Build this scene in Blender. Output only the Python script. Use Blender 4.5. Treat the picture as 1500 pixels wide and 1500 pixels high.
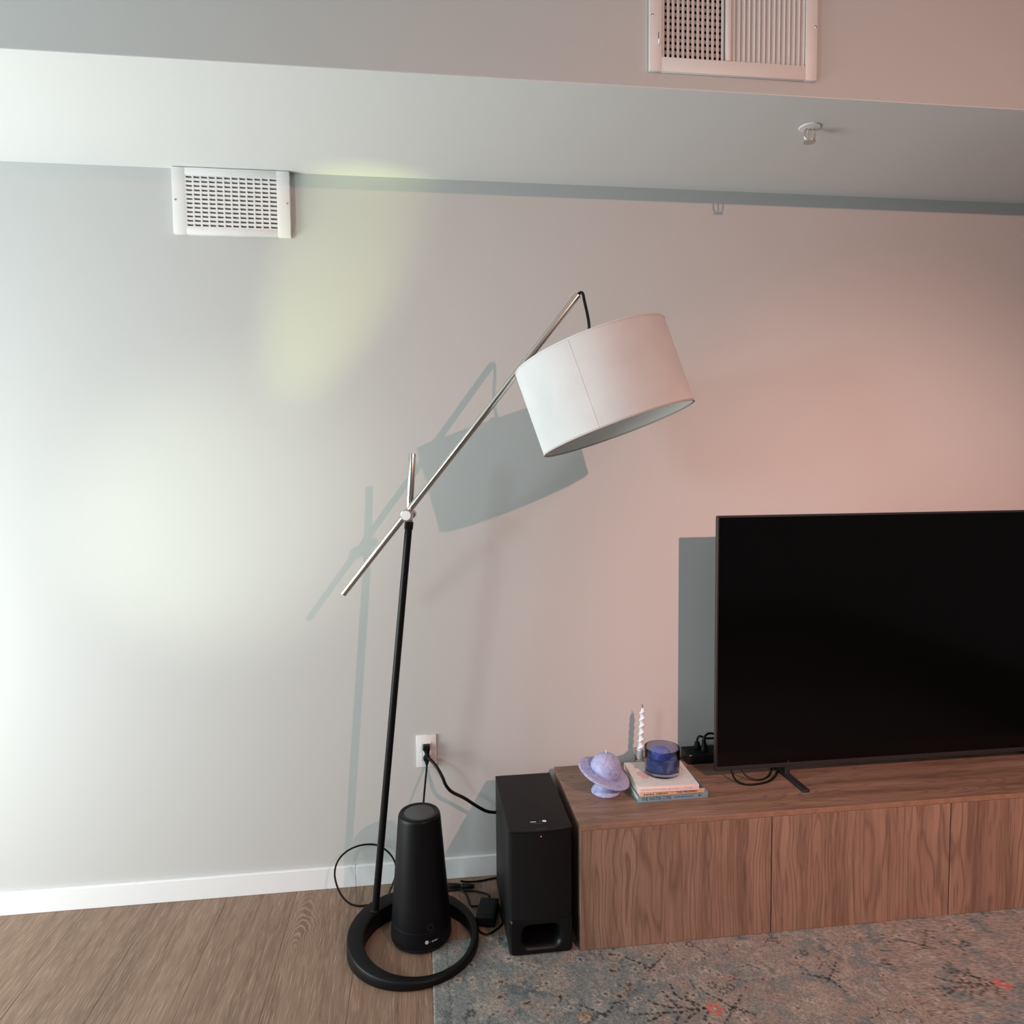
import bpy, bmesh, math, random
import numpy as np
from mathutils import Vector, Matrix

for o in list(bpy.data.objects):
    bpy.data.objects.remove(o, do_unlink=True)
scene = bpy.context.scene
COL = scene.collection

# ------------------------------------------------------------------ camera
cd = bpy.data.cameras.new('camera')
cd.sensor_width = 36.0
cd.lens = 24.846
cd.clip_start = 0.05
cam = bpy.data.objects.new('camera', cd)
COL.objects.link(cam)
r_, u_, f_ = Vector((.9919, -.1267, -.0096)), Vector((.0174, .0604, .9980)), Vector((.1259, .9901, -.0622))
m = Matrix((r_, u_, -f_)).transposed().to_4x4()
m.translation = (0.0001, -2.4358, 1.4482)
cam.matrix_world = m
scene.camera = cam

# ------------------------------------------------------------------ world, lamps, exposure
w = bpy.data.worlds.new('world')
scene.world = w
w.use_nodes = True
bg = w.node_tree.nodes['Background']
bg.inputs[0].default_value = (0.92, 0.98, 1.0, 1)
bg.inputs[1].default_value = 0.075

def light(name, kind, loc, target, energy, color, **kw):
    ld = bpy.data.lights.new(name, kind)
    ld.energy = energy
    ld.color = color
    for k, v in kw.items():
        setattr(ld, k, v)
    o = bpy.data.objects.new(name, ld)
    COL.objects.link(o)
    o.location = loc
    o.rotation_euler = (Vector(target) - Vector(loc)).to_track_quat('-Z', 'Y').to_euler()
    return o

# twin warm rosy spot lamp below the room's ceiling, behind and right of the camera: a narrow and a wide beam
light('ceiling_spot_lamp_narrow', 'SPOT', (1.536, -3.4175, 2.61), (1.7, 0, 0.6), 323, (1.0, 0.53, 0.45),
      spot_size=math.radians(50), spot_blend=1.0, shadow_soft_size=0.014)
light('ceiling_spot_lamp_wide', 'SPOT', (1.536, -3.4175, 2.61), (1.2, 0, 0.7), 188, (1.0, 0.53, 0.41),
      spot_size=math.radians(100), spot_blend=1.0, shadow_soft_size=0.014)
# cool daylight: a tall window in the left-hand wall of the room, brightest at its far pane
light('window_far_pane', 'AREA', (-2.45, -2.65, 1.85), (-0.2, 0, 1.1), 27, (0.78, 0.96, 1.0),
      shape='RECTANGLE', size=0.42, size_y=0.5)
light('window_near_panes', 'AREA', (-2.6, -1.0, 0.8), (0.5, -0.7, 1.75), 83, (0.93, 1.0, 0.98),
      shape='RECTANGLE', size=1.3, size_y=1.3)
# sunlight thrown back up on to the left of the wall and soffit by polished surfaces
light('reflected_sun_streak', 'SPOT', (-1.13, -1.0, 0.15), (-0.275, 0, 2.08), 135, (0.85, 1.0, 0.35),
      spot_size=math.radians(13), spot_blend=1.0, shadow_soft_size=0.04)
light('reflected_sun_glow', 'SPOT', (-1.5, -1.7, 0.9), (-0.68, 0, 1.30), 62, (0.86, 1.0, 0.74),
      spot_size=math.radians(34), spot_blend=1.0, shadow_soft_size=0.12)

scene.view_settings.view_transform = 'Standard'
scene.view_settings.look = 'None'
scene.view_settings.exposure = 0.0
scene.view_settings.gamma = 1.0
scene.view_settings.use_curve_mapping = False

# ------------------------------------------------------------------ helpers
def tag(o, label=None, cat=None, group=None, kind=None):
    if label: o['label'] = label
    if cat: o['category'] = cat
    if group: o['group'] = group
    if kind: o['kind'] = kind
    return o

def root_loc(p):
    v = Vector((0, 0, 0))
    while p is not None:
        v = v + Vector(p.location)
        p = p.parent
    return v

def obj(name, bm, mat, parent=None, smooth=True, origin=None, ang=35):
    """World-space bmesh -> one linked mesh object (parents are never rotated)."""
    base = root_loc(parent) if parent else Vector(origin or (0, 0, 0))
    bmesh.ops.translate(bm, verts=bm.verts, vec=-base)
    bmesh.ops.recalc_face_normals(bm, faces=bm.faces)
    me = bpy.data.meshes.new(name)
    bm.to_mesh(me)
    bm.free()
    if smooth:
        me.polygons.foreach_set('use_smooth', [True] * len(me.polygons))
        me.set_sharp_from_angle(angle=math.radians(ang))
    me.materials.append(mat)
    o = bpy.data.objects.new(name, me)
    COL.objects.link(o)
    if parent:
        o.parent = parent
    else:
        o.location = base
    return o

def thing(name, label, cat, loc, group=None):
    o = bpy.data.objects.new(name, None)
    o.empty_display_size = 0.05
    COL.objects.link(o)
    o.location = loc
    return tag(o, label, cat, group)

def box(x0, x1, y0, y1, z0, z1, bev=0.0, seg=2, bm=None, mtx=None):
    b = bmesh.new()
    bmesh.ops.create_cube(b, size=1)
    for v in b.verts:
        v.co = Vector(((x0 + x1) / 2 + v.co.x * (x1 - x0), (y0 + y1) / 2 + v.co.y * (y1 - y0), (z0 + z1) / 2 + v.co.z * (z1 - z0)))
    if bev > 0:
        bmesh.ops.bevel(b, geom=list(b.edges), offset=bev, segments=seg, profile=0.5, affect='EDGES')
    if mtx is not None:
        bmesh.ops.transform(b, matrix=mtx, verts=b.verts)
    return join(bm, b)

def join(bm, b):
    if bm is None:
        return b
    me = bpy.data.meshes.new('tmp')
    b.to_mesh(me); b.free()
    bm.from_mesh(me)
    bpy.data.meshes.remove(me)
    return bm

def frame_of(a):
    a = Vector(a).normalized()
    h = Vector((0, 0, 1)) if abs(a.z) < 0.9 else Vector((1, 0, 0))
    e = a.cross(h).normalized()
    return a, e, a.cross(e).normalized()

def lathe(prof, origin=(0, 0, 0), axis=(0, 0, 1), n=48, bm=None, closed=False):
    """prof: list of (radius, height along axis)."""
    b = bmesh.new()
    a, e, f = frame_of(axis)
    o = Vector(origin)
    rings = []
    for r, h in prof:
        if r < 1e-6:
            rings.append([b.verts.new(o + a * h)])
        else:
            rings.append([b.verts.new(o + a * h + (e * math.cos(2 * math.pi * k / n) + f * math.sin(2 * math.pi * k / n)) * r) for k in range(n)])
    idx = list(range(len(rings) - 1)) + ([-1] if closed else [])
    for i in idx:
        A, B = (rings[i], rings[i + 1]) if i >= 0 else (rings[-1], rings[0])
        for k in range(n):
            k2 = (k + 1) % n
            if len(A) == 1 and len(B) == 1: continue
            if len(A) == 1: b.faces.new((A[0], B[k], B[k2]))
            elif len(B) == 1: b.faces.new((A[k], B[0], A[k2]))
            else: b.faces.new((A[k], B[k], B[k2], A[k2]))
    return join(bm, b)

def cyl(p, q, r, n=24, bev=0.0, bm=None, r2=None):
    p, q = Vector(p), Vector(q)
    L = (q - p).length
    r2 = r if r2 is None else r2
    if bev > 0:
        prof = [(0, 0), (r - bev, 0), (r - bev * .3, bev * .3), (r, bev), (r2, L - bev), (r2 - bev * .3, L - bev * .3), (r2 - bev, L), (0, L)]
    else:
        prof = [(0, 0), (r, 0), (r2, L), (0, L)]
    return lathe(prof, p, q - p, n, bm)

def spline(pts, sub=8, closed=False):
    P = [Vector(p) for p in pts]
    n = len(P)
    out = []
    for i in range(n if closed else n - 1):
        if closed:
            a, b, c, d = P[(i - 1) % n], P[i], P[(i + 1) % n], P[(i + 2) % n]
        else:
            a, b, c, d = P[max(i - 1, 0)], P[i], P[i + 1], P[min(i + 2, n - 1)]
        for k in range(sub):
            t = k / sub
            out.append(0.5 * ((2 * b) + (c - a) * t + (2 * a - 5 * b + 4 * c - d) * t * t + (3 * b - a - 3 * c + d) * t ** 3))
    if not closed:
        out.append(P[-1])
    return out

def tube(pts, r, n=10, sub=8, closed=False, bm=None, smooth=True):
    C = spline(pts, sub, closed) if smooth else [Vector(p) for p in pts]
    b = bmesh.new()
    rings = []
    N = len(C)
    ref = None
    for i, p in enumerate(C):
        t = (C[(i + 1) % N] - C[i - 1]) if closed else (C[min(i + 1, N - 1)] - C[max(i - 1, 0)])
        t.normalize()
        if ref is None:
            _, e, f = frame_of(t)
        else:
            e = (ref - t * ref.dot(t)).normalized()
            f = t.cross(e)
        ref = e
        rings.append([b.verts.new(p + (e * math.cos(2 * math.pi * k / n) + f * math.sin(2 * math.pi * k / n)) * r) for k in range(n)])
    for i in range(N if closed else N - 1):
        A, B = rings[i], rings[(i + 1) % N]
        for k in range(n):
            b.faces.new((A[k], B[k], B[(k + 1) % n], A[(k + 1) % n]))
    if not closed:
        b.faces.new(rings[0]); b.faces.new(rings[-1])
    return join(bm, b)

def text_bm(body, size, mtx, extrude=0.0, spacing=1.0, width=None, xs=1.0):
    cu = bpy.data.curves.new('tmp_text', 'FONT')
    cu.body = body
    cu.size = size
    cu.extrude = extrude
    cu.space_character = spacing
    cu.resolution_u = 2
    cu.offset = size * .012
    to = bpy.data.objects.new('tmp_text', cu)
    COL.objects.link(to)
    bpy.context.view_layer.update()
    me = bpy.data.meshes.new_from_object(to.evaluated_get(bpy.context.evaluated_depsgraph_get()))
    b = bmesh.new()
    b.from_mesh(me)
    bpy.data.objects.remove(to)
    bpy.data.curves.remove(cu)
    bpy.data.meshes.remove(me)
    if width:
        x0 = min(v.co.x for v in b.verts); x1 = max(v.co.x for v in b.verts)
        s = width / (x1 - x0)
        for v in b.verts: v.co.x = (v.co.x - x0) * s
    bmesh.ops.transform(b, matrix=mtx, verts=b.verts)
    return b

def placed(loc, xdir, ydir):
    x = Vector(xdir).normalized(); y = Vector(ydir).normalized(); z = x.cross(y)
    M = Matrix((x, y, z)).transposed().to_4x4()
    M.translation = loc
    return M

# ------------------------------------------------------------------ materials
def new_mat(name):
    mt = bpy.data.materials.new(name)
    mt.use_nodes = True
    nt = mt.node_tree
    return mt, nt, nt.nodes['Principled BSDF']

def N(nt, t, **kw):
    n = nt.nodes.new(t)
    for k, v in kw.items():
        if k in n.inputs: n.inputs[k].default_value = v
        else: setattr(n, k, v)
    return n

def plain(name, col, rough=0.5, metal=0.0, spec=0.5, bump=0.0, bscale=200, vary=0.0, vscale=6, **kw):
    mt, nt, p = new_mat(name)
    p.inputs['Base Color'].default_value = (*col, 1)
    p.inputs['Roughness'].default_value = rough
    p.inputs['Metallic'].default_value = metal
    p.inputs['Specular IOR Level'].default_value = spec
    for k, v in kw.items():
        p.inputs[k].default_value = v
    L = nt.links.new
    g = N(nt, 'ShaderNodeNewGeometry')
    if vary > 0:
        no = N(nt, 'ShaderNodeTexNoise', Scale=vscale, Detail=4.0)
        L(g.outputs['Position'], no.inputs['Vector'])
        cr = N(nt, 'ShaderNodeValToRGB')
        cr.color_ramp.elements[0].color = (*[c * (1 - vary) for c in col], 1)
        cr.color_ramp.elements[1].color = (*[min(1, c * (1 + vary)) for c in col], 1)
        cr.color_ramp.elements[0].position = .3; cr.color_ramp.elements[1].position = .7
        L(no.outputs['Fac'], cr.inputs['Fac']); L(cr.outputs['Color'], p.inputs['Base Color'])
    if bump > 0:
        no = N(nt, 'ShaderNodeTexNoise', Scale=bscale, Detail=3.0)
        L(g.outputs['Position'], no.inputs['Vector'])
        bn = N(nt, 'ShaderNodeBump', Strength=bump, Distance=0.001)
        L(no.outputs['Fac'], bn.inputs['Height']); L(bn.outputs['Normal'], p.inputs['Normal'])
    return mt

def wood(name, dark, mid, lite, along, across_scale, along_scale, line_scale, rough, streak=0.5, knot=None, rand=False, lines=0.6, contour=1.3):
    """Procedural wood: stretched noise bands, wavy dark lines and fine pores along one axis."""
    mt, nt, p = new_mat(name)
    L = nt.links.new
    g = N(nt, 'ShaderNodeNewGeometry')
    vec = g.outputs['Position']
    if rand:
        oi = N(nt, 'ShaderNodeObjectInfo')
        mu = N(nt, 'ShaderNodeVectorMath', operation='SCALE')
        mu.inputs[0].default_value = (7.3, 5.1, 3.7)
        L(oi.outputs['Random'], mu.inputs['Scale'])
        ad = N(nt, 'ShaderNodeVectorMath', operation='ADD')
        L(vec, ad.inputs[0]); L(mu.outputs[0], ad.inputs[1]); vec = ad.outputs[0]
    # slow warp so the grain wanders
    wn = N(nt, 'ShaderNodeTexNoise', Scale=3.2, Detail=2.0)
    L(vec, wn.inputs['Vector'])
    ws = N(nt, 'ShaderNodeVectorMath', operation='SCALE'); ws.inputs['Scale'].default_value = 0.045
    L(wn.outputs['Color'], ws.inputs[0])
    wa = N(nt, 'ShaderNodeVectorMath', operation='ADD'); L(vec, wa.inputs[0]); L(ws.outputs[0], wa.inputs[1])
    def mapped(sa, sl, src):
        mp = N(nt, 'ShaderNodeMapping')
        s = [sa, sa, sa]; s[along] = sl
        mp.inputs['Scale'].default_value = s
        L(src, mp.inputs['Vector'])
        return mp.outputs['Vector']
    n1 = N(nt, 'ShaderNodeTexNoise', Scale=1.0, Detail=5.0, Roughness=0.55); L(mapped(across_scale, along_scale, wa.outputs[0]), n1.inputs['Vector'])
    n2 = N(nt, 'ShaderNodeTexNoise', Scale=1.0, Detail=4.0, Roughness=0.7); L(mapped(line_scale, along_scale * 2.2, wa.outputs[0]), n2.inputs['Vector'])
    n4 = N(nt, 'ShaderNodeTexNoise', Scale=1.0, Detail=1.5, Roughness=.4); L(mapped(across_scale * .55, along_scale * .8, wa.outputs[0]), n4.inputs['Vector'])
    k4 = N(nt, 'ShaderNodeMath', operation='MULTIPLY'); k4.inputs[1].default_value = 17.0; L(n4.outputs['Fac'], k4.inputs[0])
    p4 = N(nt, 'ShaderNodeMath', operation='PINGPONG'); p4.inputs[1].default_value = .5; L(k4.outputs[0], p4.inputs[0])
    c4 = N(nt, 'ShaderNodeMapRange'); c4.inputs['From Min'].default_value = .02; c4.inputs['From Max'].default_value = .20; c4.inputs['To Min'].default_value = 1; c4.inputs['To Max'].default_value = 0; L(p4.outputs[0], c4.inputs['Value'])
    n3 = N(nt, 'ShaderNodeTexNoise', Scale=1.0, Detail=2.0); L(mapped(line_scale * 4, along_scale * 9, vec), n3.inputs['Vector'])
    fac = n1.outputs['Fac']
    cr = N(nt, 'ShaderNodeValToRGB')
    e = cr.color_ramp.elements
    e[0].position = .28; e[0].color = (*dark, 1)
    e[1].position = .74; e[1].color = (*lite, 1)
    em = cr.color_ramp.elements.new(.5); em.color = (*mid, 1)
    L(fac, cr.inputs['Fac'])
    lr = N(nt, 'ShaderNodeValToRGB')
    lr.color_ramp.elements[0].position = .30; lr.color_ramp.elements[0].color = (1, 1, 1, 1)
    lr.color_ramp.elements[1].position = .46; lr.color_ramp.elements[1].color = (0, 0, 0, 1)
    L(n2.outputs['Fac'], lr.inputs['Fac'])
    lm = N(nt, 'ShaderNodeMath', operation='MULTIPLY'); lm.inputs[1].default_value = lines
    l2 = N(nt, 'ShaderNodeMath', operation='MULTIPLY'); l2.inputs[1].default_value = contour; L(c4.outputs[0], l2.inputs[0])
    l3 = N(nt, 'ShaderNodeMath', operation='MULTIPLY'); L(l2.outputs[0], l3.inputs[0]); L(n1.outputs['Fac'], l3.inputs[1])
    l4 = N(nt, 'ShaderNodeMath', operation='MAXIMUM'); L(lr.outputs['Color'], l4.inputs[0]); L(l3.outputs[0], l4.inputs[1])
    L(l4.outputs[0], lm.inputs[0])
    mx = N(nt, 'ShaderNodeMix', data_type='RGBA'); L(lm.outputs[0], mx.inputs['Factor']); L(cr.outputs['Color'], mx.inputs[6])
    mx.inputs[7].default_value = (*[c * .55 for c in dark], 1)
    col = mx.outputs[2]
    pr = N(nt, 'ShaderNodeValToRGB')
    pr.color_ramp.elements[0].position = .5; pr.color_ramp.elements[0].color = (0, 0, 0, 1)
    pr.color_ramp.elements[1].position = .72; pr.color_ramp.elements[1].color = (1, 1, 1, 1)
    L(n3.outputs['Fac'], pr.inputs['Fac'])
    sfac = pr.outputs['Color']
    if knot:
        kx, ky = knot
        sub = N(nt, 'ShaderNodeVectorMath', operation='SUBTRACT'); L(g.outputs['Position'], sub.inputs[0]); sub.inputs[1].default_value = (kx, ky, 0)
        wk = N(nt, 'ShaderNodeTexNoise', Scale=9.0, Detail=3.0); L(g.outputs['Position'], wk.inputs['Vector'])
        wk2 = N(nt, 'ShaderNodeVectorMath', operation='SCALE'); wk2.inputs['Scale'].default_value = .075; L(wk.outputs['Color'], wk2.inputs[0])
        ad2 = N(nt, 'ShaderNodeVectorMath', operation='ADD'); L(sub.outputs[0], ad2.inputs[0]); L(wk2.outputs[0], ad2.inputs[1])
        mp = N(nt, 'ShaderNodeMapping'); mp.inputs['Scale'].default_value = (24, 6.2, 0); mp.inputs['Rotation'].default_value = (0, 0, math.radians(-14)); L(ad2.outputs[0], mp.inputs['Vector'])
        ln = N(nt, 'ShaderNodeVectorMath', operation='LENGTH'); L(mp.outputs[0], ln.inputs[0])
        fr = N(nt, 'ShaderNodeMath', operation='MULTIPLY'); fr.inputs[1].default_value = 33.0; L(ln.outputs['Value'], fr.inputs[0])
        sn = N(nt, 'ShaderNodeMath', operation='SINE'); L(fr.outputs[0], sn.inputs[0])
        mr = N(nt, 'ShaderNodeMapRange'); mr.inputs['From Min'].default_value = .25; mr.inputs['From Max'].default_value = 1.0; mr.inputs['To Max'].default_value = .8; L(sn.outputs[0], mr.inputs['Value'])
        mk = N(nt, 'ShaderNodeMapRange'); mk.inputs['From Min'].default_value = 2.2; mk.inputs['From Max'].default_value = .9; L(ln.outputs['Value'], mk.inputs['Value'])
        sy = N(nt, 'ShaderNodeSeparateXYZ'); L(ad2.outputs[0], sy.inputs[0])
        my = N(nt, 'ShaderNodeMapRange'); my.inputs['From Min'].default_value = -.05; my.inputs['From Max'].default_value = .05; L(sy.outputs['Y'], my.inputs['Value'])
        mk2 = N(nt, 'ShaderNodeMath', operation='MULTIPLY'); L(mk.outputs[0], mk2.inputs[0]); L(my.outputs[0], mk2.inputs[1])
        mm = N(nt, 'ShaderNodeMix', data_type='FLOAT'); L(mk2.outputs[0], mm.inputs[0]); L(sfac, mm.inputs[2]); L(mr.outputs[0], mm.inputs[3])
        sfac = mm.outputs[0]
    sm = N(nt, 'ShaderNodeMath', operation='MULTIPLY'); sm.inputs[1].default_value = streak; L(sfac, sm.inputs[0])
    mx2 = N(nt, 'ShaderNodeMix', data_type='RGBA'); L(sm.outputs[0], mx2.inputs['Factor']); L(col, mx2.inputs[6])
    mx2.inputs[7].default_value = (*[min(1, c * 1.55) for c in lite], 1)
    L(mx2.outputs[2], p.inputs['Base Color'])
    p.inputs['Roughness'].default_value = rough
    bn = N(nt, 'ShaderNodeBump', Strength=.12, Distance=.0008); L(n2.outputs['Fac'], bn.inputs['Height']); L(bn.outputs['Normal'], p.inputs['Normal'])
    return mt

M = {}
M['wall'] = plain('wall_paint', (.53, .53, .525), .85, spec=.25, bump=.12, bscale=260)
M['ceiling'] = plain('ceiling_paint', (.72, .72, .71), .9, spec=.2, bump=.1, bscale=200)
M['trim'] = plain('white_trim', (.80, .81, .83), .45)
M['white_metal'] = plain('white_register_paint', (.80, .78, .77), .5)
M['register'] = plain('register_enamel', (.72, .69, .68), .5)
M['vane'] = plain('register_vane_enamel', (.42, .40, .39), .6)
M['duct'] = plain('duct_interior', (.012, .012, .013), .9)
M['screw'] = plain('zinc_screw', (.55, .54, .53), .35, .9)
M['plank'] = wood('oak_plank', (.130, .080, .054), (.205, .132, .092), (.262, .174, .124), 1, 26, 1.6, 120, .62, streak=.80, knot=(-.367, -.262), rand=True, lines=.45, contour=.5)
M['door'] = wood('walnut_door', (.148, .090, .062), (.262, .168, .121), (.342, .226, .166), 2, 19, .9, 62, .5, streak=.25, lines=.7)
M['top'] = wood('walnut_top', (.135, .084, .058), (.242, .154, .111), (.338, .222, .160), 0, 24, 1.5, 80, .42, streak=.25, lines=.6)
M['edge'] = plain('walnut_edge_band', (.27, .160, .108), .45, vary=.15, vscale=40)
M['black_metal'] = plain('black_powder_coat', (0.0047, 0.0050, 0.0058), .42, bump=.06, bscale=900, spec=.22)
M['nickel'] = plain('brushed_nickel', (.60, .575, .545), .28, 1.0)
M['nickel_window_glint'] = plain('nickel_cap_window_glint', (.90, .89, .87), .45, .35)  # pale, less metallic base: the window's reflection on the knob cap is painted in
M['black_plastic'] = plain('black_plastic', (0.0055, 0.0055, 0.0060), .5, spec=.22)
M['tower_black'] = plain('matte_black_shell', (0.0041, 0.0044, 0.0058), .42, spec=.22)
M['tower_grey'] = plain('dark_grey_top', (.070, .073, .077), .65)
M['tower_rim'] = plain('black_rim', (0.0094, 0.0096, 0.0105), .45, spec=.22)
M['sub_side'] = plain('subwoofer_vinyl', (0.0088, 0.0091, 0.0099), .55, bump=.15, bscale=700, spec=.22)
M['sub_top'] = plain('subwoofer_top', (0.0121, 0.0118, 0.0124), .6, bump=.1, bscale=700, spec=.22)
M['sub_grille'] = plain('speaker_cloth', (0.0058, 0.0054, 0.0059), .8, bump=.4, bscale=1200, spec=.22)
M['gloss_black'] = plain('satin_black_port', (.0035, .0035, .0042), .42, spec=.3)
M['void'] = plain('port_interior', (.002, .002, .002), .9)
M['rubber'] = plain('black_cord_rubber', (0.0044, 0.0044, 0.0050), .45, spec=.22)
M['print_white'] = plain('white_print', (.85, .85, .86), .5)
M['print_grey'] = plain('grey_print', (.10, .10, .105), .5)
M['print_dim'] = plain('dim_grey_print', (.045, .045, .048), .5)
M['tv_frame'] = plain('tv_bezel', (.020, .020, .022), .4)
M['tv_screen'] = plain('tv_screen_glass', (.0022, .0022, .0025), .12, spec=.22)
M['paper'] = plain('page_paper', (.62, .55, .45), .9, vary=.12, vscale=300)
M['socket'] = plain('outlet_plastic', (.78, .78, .79), .4)

def emissive(name, col, s):
    mt, nt, p = new_mat(name)
    p.inputs['Base Color'].default_value = (*col, 1)
    p.inputs['Emission Color'].default_value = (*col, 1)
    p.inputs['Emission Strength'].default_value = s
    return mt
M['led'] = emissive('red_led', (1.0, .16, .14), 1.2)

def fabric_shade():
    mt, nt, p = new_mat('linen_shade')
    L = nt.links.new
    g = N(nt, 'ShaderNodeTexCoord')
    no = N(nt, 'ShaderNodeTexNoise', Scale=9.0, Detail=5.0); L(g.outputs['Object'], no.inputs['Vector'])
    cr = N(nt, 'ShaderNodeValToRGB')
    cr.color_ramp.elements[0].position = .3; cr.color_ramp.elements[0].color = (.615, .612, .618, 1)
    cr.color_ramp.elements[1].position = .6; cr.color_ramp.elements[1].color = (.665, .663, .67, 1)
    L(no.outputs['Fac'], cr.inputs['Fac']); L(cr.outputs['Color'], p.inputs['Base Color'])
    p.inputs['Roughness'].default_value = .95
    p.inputs['Specular IOR Level'].default_value = .1
    wv = N(nt, 'ShaderNodeTexNoise', Scale=420.0, Detail=2.0); L(g.outputs['Object'], wv.inputs['Vector'])
    bn = N(nt, 'ShaderNodeBump', Strength=.35, Distance=.0008); L(wv.outputs['Fac'], bn.inputs['Height']); L(bn.outputs['Normal'], p.inputs['Normal'])
    return mt
M['linen'] = fabric_shade()
M['lining'] = plain('shade_lining', (.74, .73, .72), .8)
M['shade_rim'] = plain('shade_rim_tape', (.50, .46, .42), .85)
M['bulb'] = plain('unlit_frosted_bulb', (.82, .81, .78), .3)

def glass(name, col, rough=.02, ior=1.45):
    mt, nt, p = new_mat(name)
    p.inputs['Base Color'].default_value = (*col, 1)
    p.inputs['Roughness'].default_value = rough
    p.inputs['IOR'].default_value = ior
    p.inputs['Transmission Weight'].default_value = 1.0
    return mt
M['blue_glass'] = glass('blue_glass', (.44, .50, .70), .03, 1.25)
M['clear_glass'] = glass('clear_glass', (.96, .93, .92), .02, 1.3)

def marbled(name, a, b, c3, scale=28, rough=.55):
    mt, nt, p = new_mat(name)
    L = nt.links.new
    g = N(nt, 'ShaderNodeTexCoord')
    no = N(nt, 'ShaderNodeTexNoise', Scale=scale, Detail=6.0, Distortion=1.2); L(g.outputs['Object'], no.inputs['Vector'])
    cr = N(nt, 'ShaderNodeValToRGB'); e = cr.color_ramp.elements
    e[0].position = .32; e[0].color = (*a, 1); e[1].position = .66; e[1].color = (*c3, 1)
    x = e.new(.47); x.color = (*b, 1)
    L(no.outputs['Fac'], cr.inputs['Fac'])
    L(cr.outputs['Color'], p.inputs['Base Color'])
    p.inputs['Roughness'].default_value = rough
    p.inputs['Subsurface Weight'].default_value = .12
    p.inputs['Subsurface Radius'].default_value = (.01, .01, .012)
    p.inputs['Subsurface Scale'].default_value = .3
    return mt
M['planet_wax'] = marbled('lavender_wax', (.24, .30, .58), (.37, .41, .68), (.48, .47, .66), 58)
M['blue_wax'] = marbled('blue_wax', (.08, .11, .34), (.13, .18, .48), (.18, .28, .62), 30)
M['swirl_wax'] = marbled('swirled_grey_blue_wax', (.11, .15, .28), (.20, .26, .40), (.62, .64, .60), 19)
M['white_wax'] = plain('pearl_white_wax', (.74, .79, .86), .28, **{'Subsurface Weight': .1})
M['wick'] = plain('cotton_wick', (.82, .80, .78), .9)
M['burnt_wick'] = plain('burnt_wick', (.02, .018, .016), .9)
M['cover_white'] = marbled('white_cover_print', (.60, .67, .66), (.72, .75, .74), (.76, .77, .77), 14, .45)
M['cover_pink'] = plain('pink_spine', (.80, .66, .66), .5)
M['cover_cream'] = plain('cream_cover', (.62, .46, .31), .5)
M['cover_blue'] = plain('dusty_blue_cover', (.20, .34, .42), .5)
M['cover_teal'] = plain('teal_cover', (.045, .11, .15), .5)
M['ink_navy'] = plain('navy_ink', (.03, .065, .12), .6)
M['ink_black'] = plain('black_ink', (.03, .026, .024), .6)
M['ink_pink'] = plain('pink_ink', (.55, .30, .33), .6)
M['ink_orange'] = plain('orange_ink', (.60, .28, .12), .6)
M['cover_rose'] = plain('rose_print', (.70, .45, .47), .5)

# ------------------------------------------------------------------ setting
H, D = 2.413, 0.630
X0, X1 = -3.0, 4.2
tag(obj('wall_back', box(X0, X1, 0, .12, 0, 2.75), M['wall'], smooth=False), kind='structure')
sof = tag(obj('ceiling_soffit', box(X0, X1, -D, 0, H, H + .002), M['ceiling'], smooth=False), kind='structure')
# fascia of the soffit: built round the duct opening of the supply register
RX0, RX1, RZ0, RZ1 = .612, 1.02, 2.478, 2.680
fb = box(X0, RX0, -D, -D + .014, H + .002, 2.75)
box(RX1, X1, -D, -D + .014, H + .002, 2.75, bm=fb)
box(RX0, RX1, -D, -D + .014, H + .002, RZ0, bm=fb)
box(RX0, RX1, -D, -D + .014, RZ1, 2.75, bm=fb)
tag(obj('wall_fascia', fb, M['wall'], smooth=False), kind='structure')
tag(obj('ceiling', box(X0, X1, -5.2, -D, 2.75, 2.85), M['ceiling'], smooth=False), kind='structure')

floor = tag(obj('floor', box(X0, X1, -5.2, 0, -.06, -.006), M['duct'], smooth=False), kind='structure')
PW, PL = .228, 1.22
rnd = random.Random(4)
pb = box(-PW / 2 + .0004, PW / 2 - .0004, -PL / 2 + .0004, PL / 2 - .0004, -.006, 0, .0003, 1)
pme = bpy.data.meshes.new('plank')
pb.to_mesh(pme); pb.free(); pme.materials.append(M['plank'])
ix = 0
x = -.45 - 6 * PW
while x < 3.1:
    y = -.002 - PL * [.86, .98, .80, .92][ix % 4]
    first = True
    while y > -4.2:
        o = bpy.data.objects.new('plank', pme)
        COL.objects.link(o)
        o.parent = floor
        top = -.002 if first else y + PL
        if first:
            L_ = top - y
            o.location = (x + PW / 2, (top + y) / 2, 0); o.scale = (1, L_ / PL, 1)
            first = False; y -= PL
        else:
            o.location = (x + PW / 2, y + PL / 2, 0); y -= PL
    x += PW; ix += 1

# baseboard in two lengths that meet left of the lamp
bb = tag(obj('baseboard_back', box(-.2504, X1, -.013, 0, 0, .074, .0015, 1), M['trim']), kind='structure')
obj('baseboard_length', box(X0, -.2508, -.013, 0, 0, .074, .0015, 1), M['trim'], bb)

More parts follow.
